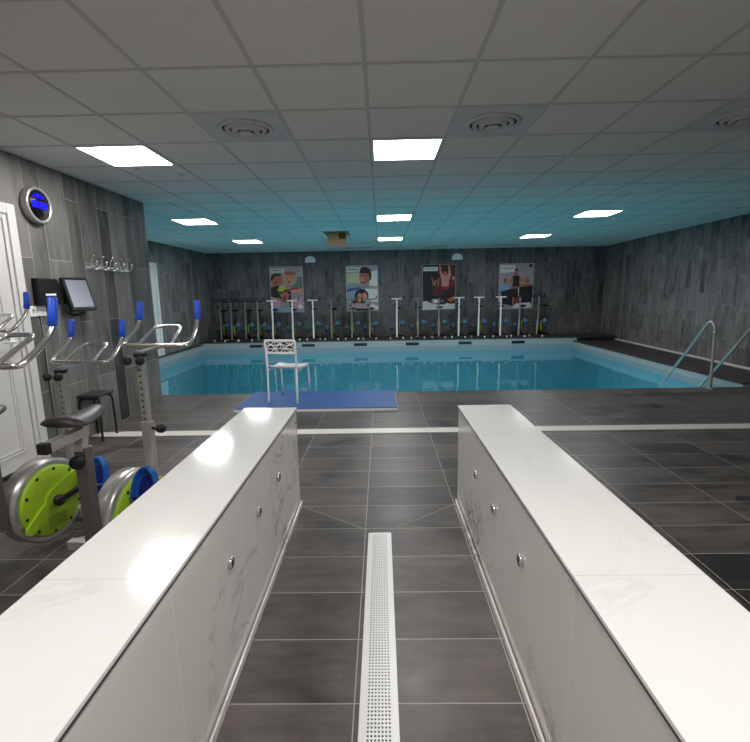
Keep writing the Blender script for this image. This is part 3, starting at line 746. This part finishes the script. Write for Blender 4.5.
P1 = [('mist', 'p', [(.0, .72), (.45, .7), (1, .6), (1, 1), (0, 1)]), ('teal', 'p', [(.62, .5), (1, .55), (1, .78), (.7, .75)]), ('pale', 'p', [(.03, .86), (.46, .88), (.46, .96), (.03, .95)]),
      ('skin2', 'e', .2, .70, .19, .135), ('hair', 'p', [(.02, .72), (.06, .82), (.2, .86), (.36, .84), (.34, .79), (.18, .80), (.06, .70)]), ('lip', 'e', .17, .655, .06, .018), ('brown', 'e', .12, .72, .025, .01), ('brown', 'e', .25, .725, .025, .01),
      ('skin', 'e', .62, .74, .2, .155), ('skin2', 'e', .62, .85, .17, .05), ('lip', 'e', .57, .665, .035, .02), ('dark', 'e', .53, .735, .022, .009), ('dark', 'e', .68, .75, .022, .009),
      ('dark', 'p', [(.0, .55), (.25, .6), (.3, .3), (.0, .35)]), ('lime', 'p', [(.2, .48), (.36, .6), (.46, .58), (.5, .52), (.42, .46)]), ('red', 'p', [(.4, .46), (1, .53), (1, .55), (.55, .51), (.42, .5)]),
      ('skin', 'p', [(.6, .45), (.7, .5), (.98, .52), (.98, .42), (.7, .42)]), ('dark', 'p', [(.3, .46), (.62, .47), (.62, .28), (.3, .25)]), ('skin2', 'e', .44, .37, .13, .075), ('tan', 'e', .43, .27, .12, .06), ('lip', 'e', .44, .355, .05, .014),
      ('pink', 'p', [(.0, .36), (.12, .3), (.28, .32), (.3, .08), (.05, .06)]), ('pink', 'p', [(.62, .3), (.95, .33), (.98, .05), (.7, .08)]), ('maroon', 'p', [(.56, .32), (.63, .34), (.64, .18), (.56, .16)]), ('sky', 'p', [(.05, .02), (.98, .02), (.7, .09), (.3, .10), (.05, .12)]), ('white', 'e', .9, .12, .07, .05)]
P2 = [('cream', 'p', [(.02, .62), (.45, .62), (.45, .84), (.02, .84)]), ('pale', 'p', [(.02, .86), (.48, .86), (.48, .97), (.02, .97)]), ('white', 'p', [(.72, .56), (.98, .54), (.98, .9), (.78, .86)]), ('mist', 'p', [(.6, .93), (.98, .9), (.98, .97), (.5, .98)]),
      ('blue', 'p', [(.02, .5), (.45, .54), (.5, .49), (.02, .43)]), ('sky', 'p', [(.02, .42), (.5, .48), (.5, .3), (.02, .28)]), ('white', 'p', [(.6, .5), (.98, .48), (.98, .2), (.55, .22)]),
      ('hair', 'p', [(.42, .86), (.47, .95), (.62, .97), (.76, .92), (.8, .8), (.78, .68), (.7, .7), (.68, .84), (.5, .86)]), ('skin2', 'e', .57, .74, .155, .155), ('skin', 'e', .50, .70, .07, .06), ('lip', 'e', .53, .655, .06, .026), ('white', 'e', .53, .667, .045, .008), ('dark', 'e', .49, .77, .028, .011), ('dark', 'e', .63, .775, .028, .011),
      ('hair', 'p', [(.42, .85), (.5, .9), (.7, .9), (.74, .8), (.66, .83), (.5, .83)]), ('mauve', 'p', [(.44, .58), (.7, .58), (.74, .5), (.4, .5)]),
      ('black', 'e', .48, .33, .22, .155), ('skin', 'e', .42, .30, .09, .10), ('skin', 'e', .57, .31, .085, .10), ('lip', 'p', [(.47, .36), (.5, .36), (.49, .2), (.45, .22)]),
      ('brown', 'e', .26, .2, .09, .05), ('mist', 'p', [(.1, .16), (.35, .18), (.3, .03), (.05, .04)]), ('black', 'p', [(.28, .06), (.72, .05), (.7, .01), (.3, .01)]), ('pink', 'p', [(.34, .15), (.6, .15), (.62, .07), (.3, .07)]), ('white', 'p', [(.8, .18), (.98, .1), (.98, .03), (.7, .05)])]
P3 = [('maroon', 'p', [(.45, .98), (.98, .98), (.98, .3), (.5, .3)]), ('dark', 'p', [(.62, .5), (.98, .5), (.9, .2), (.62, .24)]),
      ('skin', 'p', [(.5, .98), (.54, .98), (.58, .82), (.64, .76), (.72, .76), (.78, .82), (.78, .98), (.82, .98), (.86, .76), (.8, .66), (.8, .5), (.58, .49), (.57, .66), (.52, .82)]), ('skin2', 'e', .67, .82, .065, .055), ('hair', 'e', .67, .87, .07, .03), ('red', 'p', [(.58, .52), (.8, .53), (.8, .46), (.58, .44)]),
      ('skin2', 'p', [(.26, .74), (.29, .74), (.34, .62), (.40, .58), (.42, .3), (.34, .3), (.31, .58)]), ('skin2', 'p', [(.46, .7), (.5, .72), (.48, .5), (.44, .46)]), ('tan', 'e', .4, .63, .045, .04), ('maroon', 'p', [(.32, .55), (.46, .55), (.5, .3), (.3, .3)]), ('red', 'e', .93, .6, .07, .07), ('skin', 'e', .93, .70, .045, .04),
      ('pale', 'p', [(.01, .2), (.14, .2), (.3, .14), (.6, .12), (.98, .14), (.98, .02), (.01, .01)]), ('mist', 'e', .4, .2, .13, .07), ('white', 'e', .4, .2, .07, .035), ('dark', 'e', .59, .2, .10, .06), ('teal', 'e', .6, .2, .05, .03), ('orange', 'p', [(.76, .24), (.96, .31), (.97, .22), (.84, .17)]), ('white', 'e', .75, .12, .06, .03)]
P4 = [('mist', 'p', [(.01, .55), (.99, .55), (.99, .99), (.01, .99)]), ('white', 'p', [(.02, .8), (.46, .82), (.46, .97), (.02, .97)]), ('black', 'e', .9, .95, .05, .035), ('tan', 'e', .18, .63, .06, .06), ('skin2', 'e', .81, .63, .08, .07), ('skin2', 'p', [(.6, .55), (.9, .56), (.86, .48), (.6, .48)]),
      ('sky', 'p', [(.0, .56), (.32, .52), (.34, .44), (.0, .38)]), ('black', 'p', [(.06, .38), (.4, .46), (.98, .52), (.96, .12), (.8, .04), (.1, .1)]), ('blue', 'p', [(.0, .40), (.3, .44), (.02, .36)]),
      ('skin2', 'p', [(.4, .74), (.58, .74), (.7, .62), (.68, .58), (.57, .64), (.42, .64), (.3, .56), (.27, .6)]), ('black', 'p', [(.41, .72), (.45, .74), (.53, .74), (.58, .72), (.59, .5), (.38, .5)]), ('skin2', 'e', .49, .805, .055, .07), ('hair', 'p', [(.43, .82), (.45, .89), (.53, .89), (.55, .82), (.49, .86)]),
      ('tan', 'p', [(.38, .5), (.6, .5), (.58, .44), (.38, .44)]), ('black', 'p', [(.37, .45), (.54, .45), (.52, .26), (.38, .26)]), ('white', 'p', [(.555, .46), (.58, .46), (.585, .2), (.56, .2)]), ('skin2', 'p', [(.4, .27), (.45, .27), (.44, .06), (.4, .06)]), ('red', 'p', [(.46, .26), (.6, .25), (.62, .1), (.48, .1)]), ('pale', 'p', [(.5, .12), (.92, .14), (.96, .03), (.4, .02)]), ('mauve', 'p', [(.02, .02), (.35, .02), (.3, .09), (.05, .12)])]
poster(-3.26, -2.29, .91, 2.235, 'leftmost wall poster, two laughing children close together', P1, 'mauve', (.04, .44, .87, .955, 'pale'))
poster(-1.02, -.08, .905, 2.225, 'wall poster of a dark-haired child with an open mouth', P2, 'grey', (.03, .44, .87, .96, 'pale'))
poster(1.22, 2.19, .90, 2.21, 'dark red wall poster of people raising their arms', P3, 'dark', (.03, .46, .86, .95, 'white'))
poster(3.46, 4.46, .895, 2.20, 'rightmost wall poster, person in a black top on a bike', P4, 'mauve', (.03, .44, .83, .955, 'white'))
for X, z, lab in [(-2.04, 2.42, 'white half-round emergency light on the far wall beside the leftmost poster'), (2.22, 2.42, 'white half-round emergency light on the far wall above the red poster')]:
    root = empty('emergency_light', (X, YF, z), 0, lab, 'wall light', 'emergency lights on the far wall')
    MB().box((-.13, -.03, -.075), (.13, .003, .04)).build('light_base', M['white'], root)
    m = MB(); m.prism([(-.15, -.085)]+[(.15*math.cos(a), -.02+.11*math.sin(a)) for a in [PI-PI*k/14 for k in range(15)]]+[(.15, -.085)], (0, -.03, 0), (1, 0, 0), (0, 0, 1), (0, -.05, 0)); m.build('light_cover', M['lamp_frame'], root)
# fix: two small tiles of lighter tone read as wall pattern, left to the wall material

# ------------------------------------------------------------------ left wall fittings
X = XL
root = empty('wall_clock', (X, 4.19, 2.262), 0, 'round silver wall clock with glowing blue digits above the monitor', 'clock')
MB().lathe([(0, 0), (.150, 0), (.156, .01), (.156, .055), (.150, .066), (.132, .066), (.130, .058), (0, .058)], (0, 0, 0), (1, 0, 0), 48).build('clock_ring', M['steel'], root)
MB().lathe([(0, .0585), (.131, .0585), (.131, .0605), (0, .0605)], (0, 0, 0), (1, 0, 0), 48).build('clock_dial', M['dial'], root)
m = MB()
SEG = {'0': 'abcdef', '1': 'bc', '2': 'abged', '3': 'abgcd', '4': 'fgbc', '5': 'afgcd', '8': 'abcdefg'}
def seg7(m, ch, y, z, w, h, t, xd):
    P = {'a': ((0, h), (w, h)), 'b': ((w, h/2), (w, h)), 'c': ((w, 0), (w, h/2)), 'd': ((0, 0), (w, 0)), 'e': ((0, 0), (0, h/2)), 'f': ((0, h/2), (0, h)), 'g': ((0, h/2), (w, h/2))}
    for s_ in SEG[ch]:
        (a, b), (c, d) = P[s_]
        m.box((xd, y+min(a, c)-t/2, z+min(b, d)-t/2), (xd+.0012, y+max(a, c)+t/2, z+max(b, d)+t/2))
hz = MB(); hz.box((.0606, -.093, -.028), (.0612, .093, .034)); hz.prism(ell(.078, .038, 18, 0, .062, .15, PI-.15)+[(-.05, .058), (.05, .058)], (.0606, 0, 0), (0, 1, 0), (0, 0, 1), (.0006, 0, 0)); hz.build('backlight', M['led_haze'], root)
for i, ch in enumerate('0000'): seg7(m, ch, -.080+.044*i+(.006 if i > 1 else -.003), -.018, .024, .042, .009, .0614)
seg7(m, '0', -.012, .068, .010, .02, .004, .0614)
m.build('digits', M['led_blue'], root)

root = empty('wall_monitor', (X, 4.49, 1.478), 0, 'black touch-screen monitor on a wall arm, pale reflection painted on its screen', 'monitor')
arm = MB(); arm.box((0, -.06, -.09), (.012, .06, .03), .003); arm.bar((.01, 0, -.03), (.09, -.03, -.05), .03, .04); arm.build('wall_arm', M['blackrub'], root)
MB().tube([(.03, -.06, -.17), (.06, -.02, -.20), (.13, .05, -.175)], .012, 10, sub=4).build('monitor_cable', M['blackrub'], root)
rot = Matrix.Translation((.11, 0, 0)) @ Matrix.Rotation(math.radians(-10), 4, 'Z') @ Matrix.Rotation(math.radians(-15), 4, 'Y')
m = MB(); m.box((-.02, -.15, -.165), (.02, .15, .165), .008, rot); m.build('monitor_case', M['black'], root)
m = MB(); m.box((.0202, -.124, -.130), (.0215, .124, .138), 0, rot); m.build('screen', M['screen'], root)
root = empty('wall_box', (X, 4.17, 1.50), 0, 'black box on the left wall with a white strip, behind the monitor', 'terminal')
MB().box((0, -.13, -.12), (.055, .13, .125), .012).build('box_case', M['black'], root)
MB().box((.0552, -.05, -.03), (.058, .085, -.012), .001).build('paper_slot', M['white'], root)
root = empty('wall_socket', (X, 4.06, 1.335), 0, 'white double wall socket on the left wall, under the black box', 'socket')
MB().box((0, -.10, -.045), (.012, .10, .045), .003).build('socket_plate', M['white'], root)
for yy in (-.05, .05): MB().lathe([(.022, .012), (.024, .0145), (.018, .0145), (.017, .0122), (0, .0122)], (0, yy, 0), (1, 0, 0), 20).build('socket_outlet', M['door'], root)
MB().tube([(.014, -.0, -.04), (.02, .0, -.10), (.014, .01, -.30), (.014, .0, -.60), (.014, .02, -1.2)], .004, 6, sub=4).build('cable', M['blackrub'], root)

root = empty('coat_rack', (X, 5.22, 1.76), 0, 'chrome wall rack with five double hooks, right of the clock', 'coat rack')
MB().box((0, -.40, -.022), (.010, .40, .022), .003).build('back_rail', M['chrome'], root)
for i in range(5):
    y = -.34+.17*i
    m = MB(); m.tube([(.010, y, .0), (.05, y, -.012), (.085, y, .02), (.092, y, .055)], .009, 10, sub=4); m.lathe([(0, 0), (.013, .003), (.015, .012), (0, .022)], (.092, y, .05), (0, 0, 1), 12)
    m.tube([(.010, y, .005), (.03, y, .045), (.045, y, .095), (.062, y, .115)], .008, 10, sub=4); m.lathe([(0, 0), (.012, .003), (.013, .011), (0, .018)], (.060, y, .112), (.6, 0, 1), 12)
    m.build('hook', M['chrome'], root)

# black stool against the wall
root = empty('black_stool', (-2.965, 4.55, 0), 0, 'black tube-legged stool against the left wall behind the bikes', 'stool')
for sy in (-1, 1):
    MB().tube([(.10, sy*.125, 0), (.098, sy*.118, .36), (.092, sy*.112, .415), (.07, sy*.105, .435), (-.07, sy*.105, .435), (-.092, sy*.112, .415), (-.098, sy*.118, .36), (-.10, sy*.125, 0)], .0115, 10, sub=4).build('leg_frame', M['blackrub'], root)
    for sx in (-1, 1): MB().lathe([(0, 0), (.014, 0), (.014, .02), (0, .022)], (sx*.10, sy*.125, 0), (0, 0, 1), 10).build('foot_cap', M['black'], root)
MB().box((-.115, -.135, .446), (.115, .135, .476), .012).build('seat', M['saddle'], root)

# ------------------------------------------------------------------ pool handrails
def rail(x, y0, lab, dy=0):
    root = empty('pool_handrail', (x, y0, 0), 0, lab, 'handrail', 'pool entry handrails')
    m = MB(); m.tube([(.02, 0, 0), (0, 0, .82), (0, .02, .90), (0, .07, .945), (0, .13, .935), (0, .19, .88), (0, .55, .46), (0, 1.13, -.19), (0, 1.48, -.60)], .021, 14, sub=5); m.build('rail_tube', M['steel'], root)
    MB().lathe([(0, .012), (.022, .012), (.045, .008), (.048, 0), (0, 0)], (.02, 0, 0), (0, 0, 1), 20).build('floor_flange', M['steel'], root)
    MB().lathe([(.0215, 0), (.027, .003), (.027, .035), (.0215, .04)], (0.002, 0, .78), (0, 0, 1), 18).build('rail_collar', M['chrome'], root)
    return root
rail(4.70, 6.47, 'steel pool handrail with its upright post on the deck, left of the pair')
rail(5.10, 6.14, 'steel pool handrail at the right edge, only its slope showing')

# ------------------------------------------------------------------ lights
def area(name, loc, rot, sx, sy, power, color):
    l = bpy.data.lights.new(name, 'AREA'); l.shape = 'RECTANGLE'; l.size = sx; l.size_y = sy; l.energy = power; l.color = color
    o = bpy.data.objects.new(name, l); COL.objects.link(o); o.location = loc; o.rotation_euler = rot; return o
# unseen lamps added behind the camera to brighten the near hall
for c_, r_ in ((0, -3), (-4, -3), (4, -3)):
    x, y = cell(c_, r_)
    area('added_fill_lamp', (x+.3, y+.3, CEIL-.012), (0, 0, 0), .54, .54, 23, (1, .985, .97))
# underwater pool lamps set in the near and side pool walls
for x in (-3.0, 0.1, 3.2):
    area('pool_lamp', (x, PY0+.02, -.75), (math.radians(62), 0, 0), .5, .4, 27, (.98, .99, .98))
w = bpy.data.worlds.new('hall_world'); SC.world = w; w.use_nodes = True
w.node_tree.nodes['Background'].inputs[0].default_value = (.02, .02, .022, 1)

# ------------------------------------------------------------------ camera
Fp, P, Yw, R = 454.598, .1715, -.0159, .0178
def world(v):
    x, y, z = v
    c, s = math.cos(P), math.sin(P); y, z = c*y+s*z, -s*y+c*z
    c, s = math.cos(Yw), math.sin(Yw); x, y = c*x+s*y, -s*x+c*y
    return Vector((x, y, z))
cr, sr = math.cos(R), math.sin(R)
right, up, fwd = world((cr, 0, -sr)), world((sr, 0, cr)), world((0, 1, 0))
cam = bpy.data.cameras.new('camera'); co = bpy.data.objects.new('camera', cam); COL.objects.link(co)
cam.sensor_fit = 'HORIZONTAL'; cam.sensor_width = 36; cam.lens = Fp/750*36; cam.clip_start = .05
co.matrix_world = Matrix(((right.x, up.x, -fwd.x, 0), (right.y, up.y, -fwd.y, 0), (right.z, up.z, -fwd.z, 1.4484), (0, 0, 0, 1)))
SC.camera = co
vs = SC.view_settings
vs.view_transform = 'Standard'; vs.look = 'None'; vs.gamma = 1; vs.use_curve_mapping = False
vs.exposure = 0.45
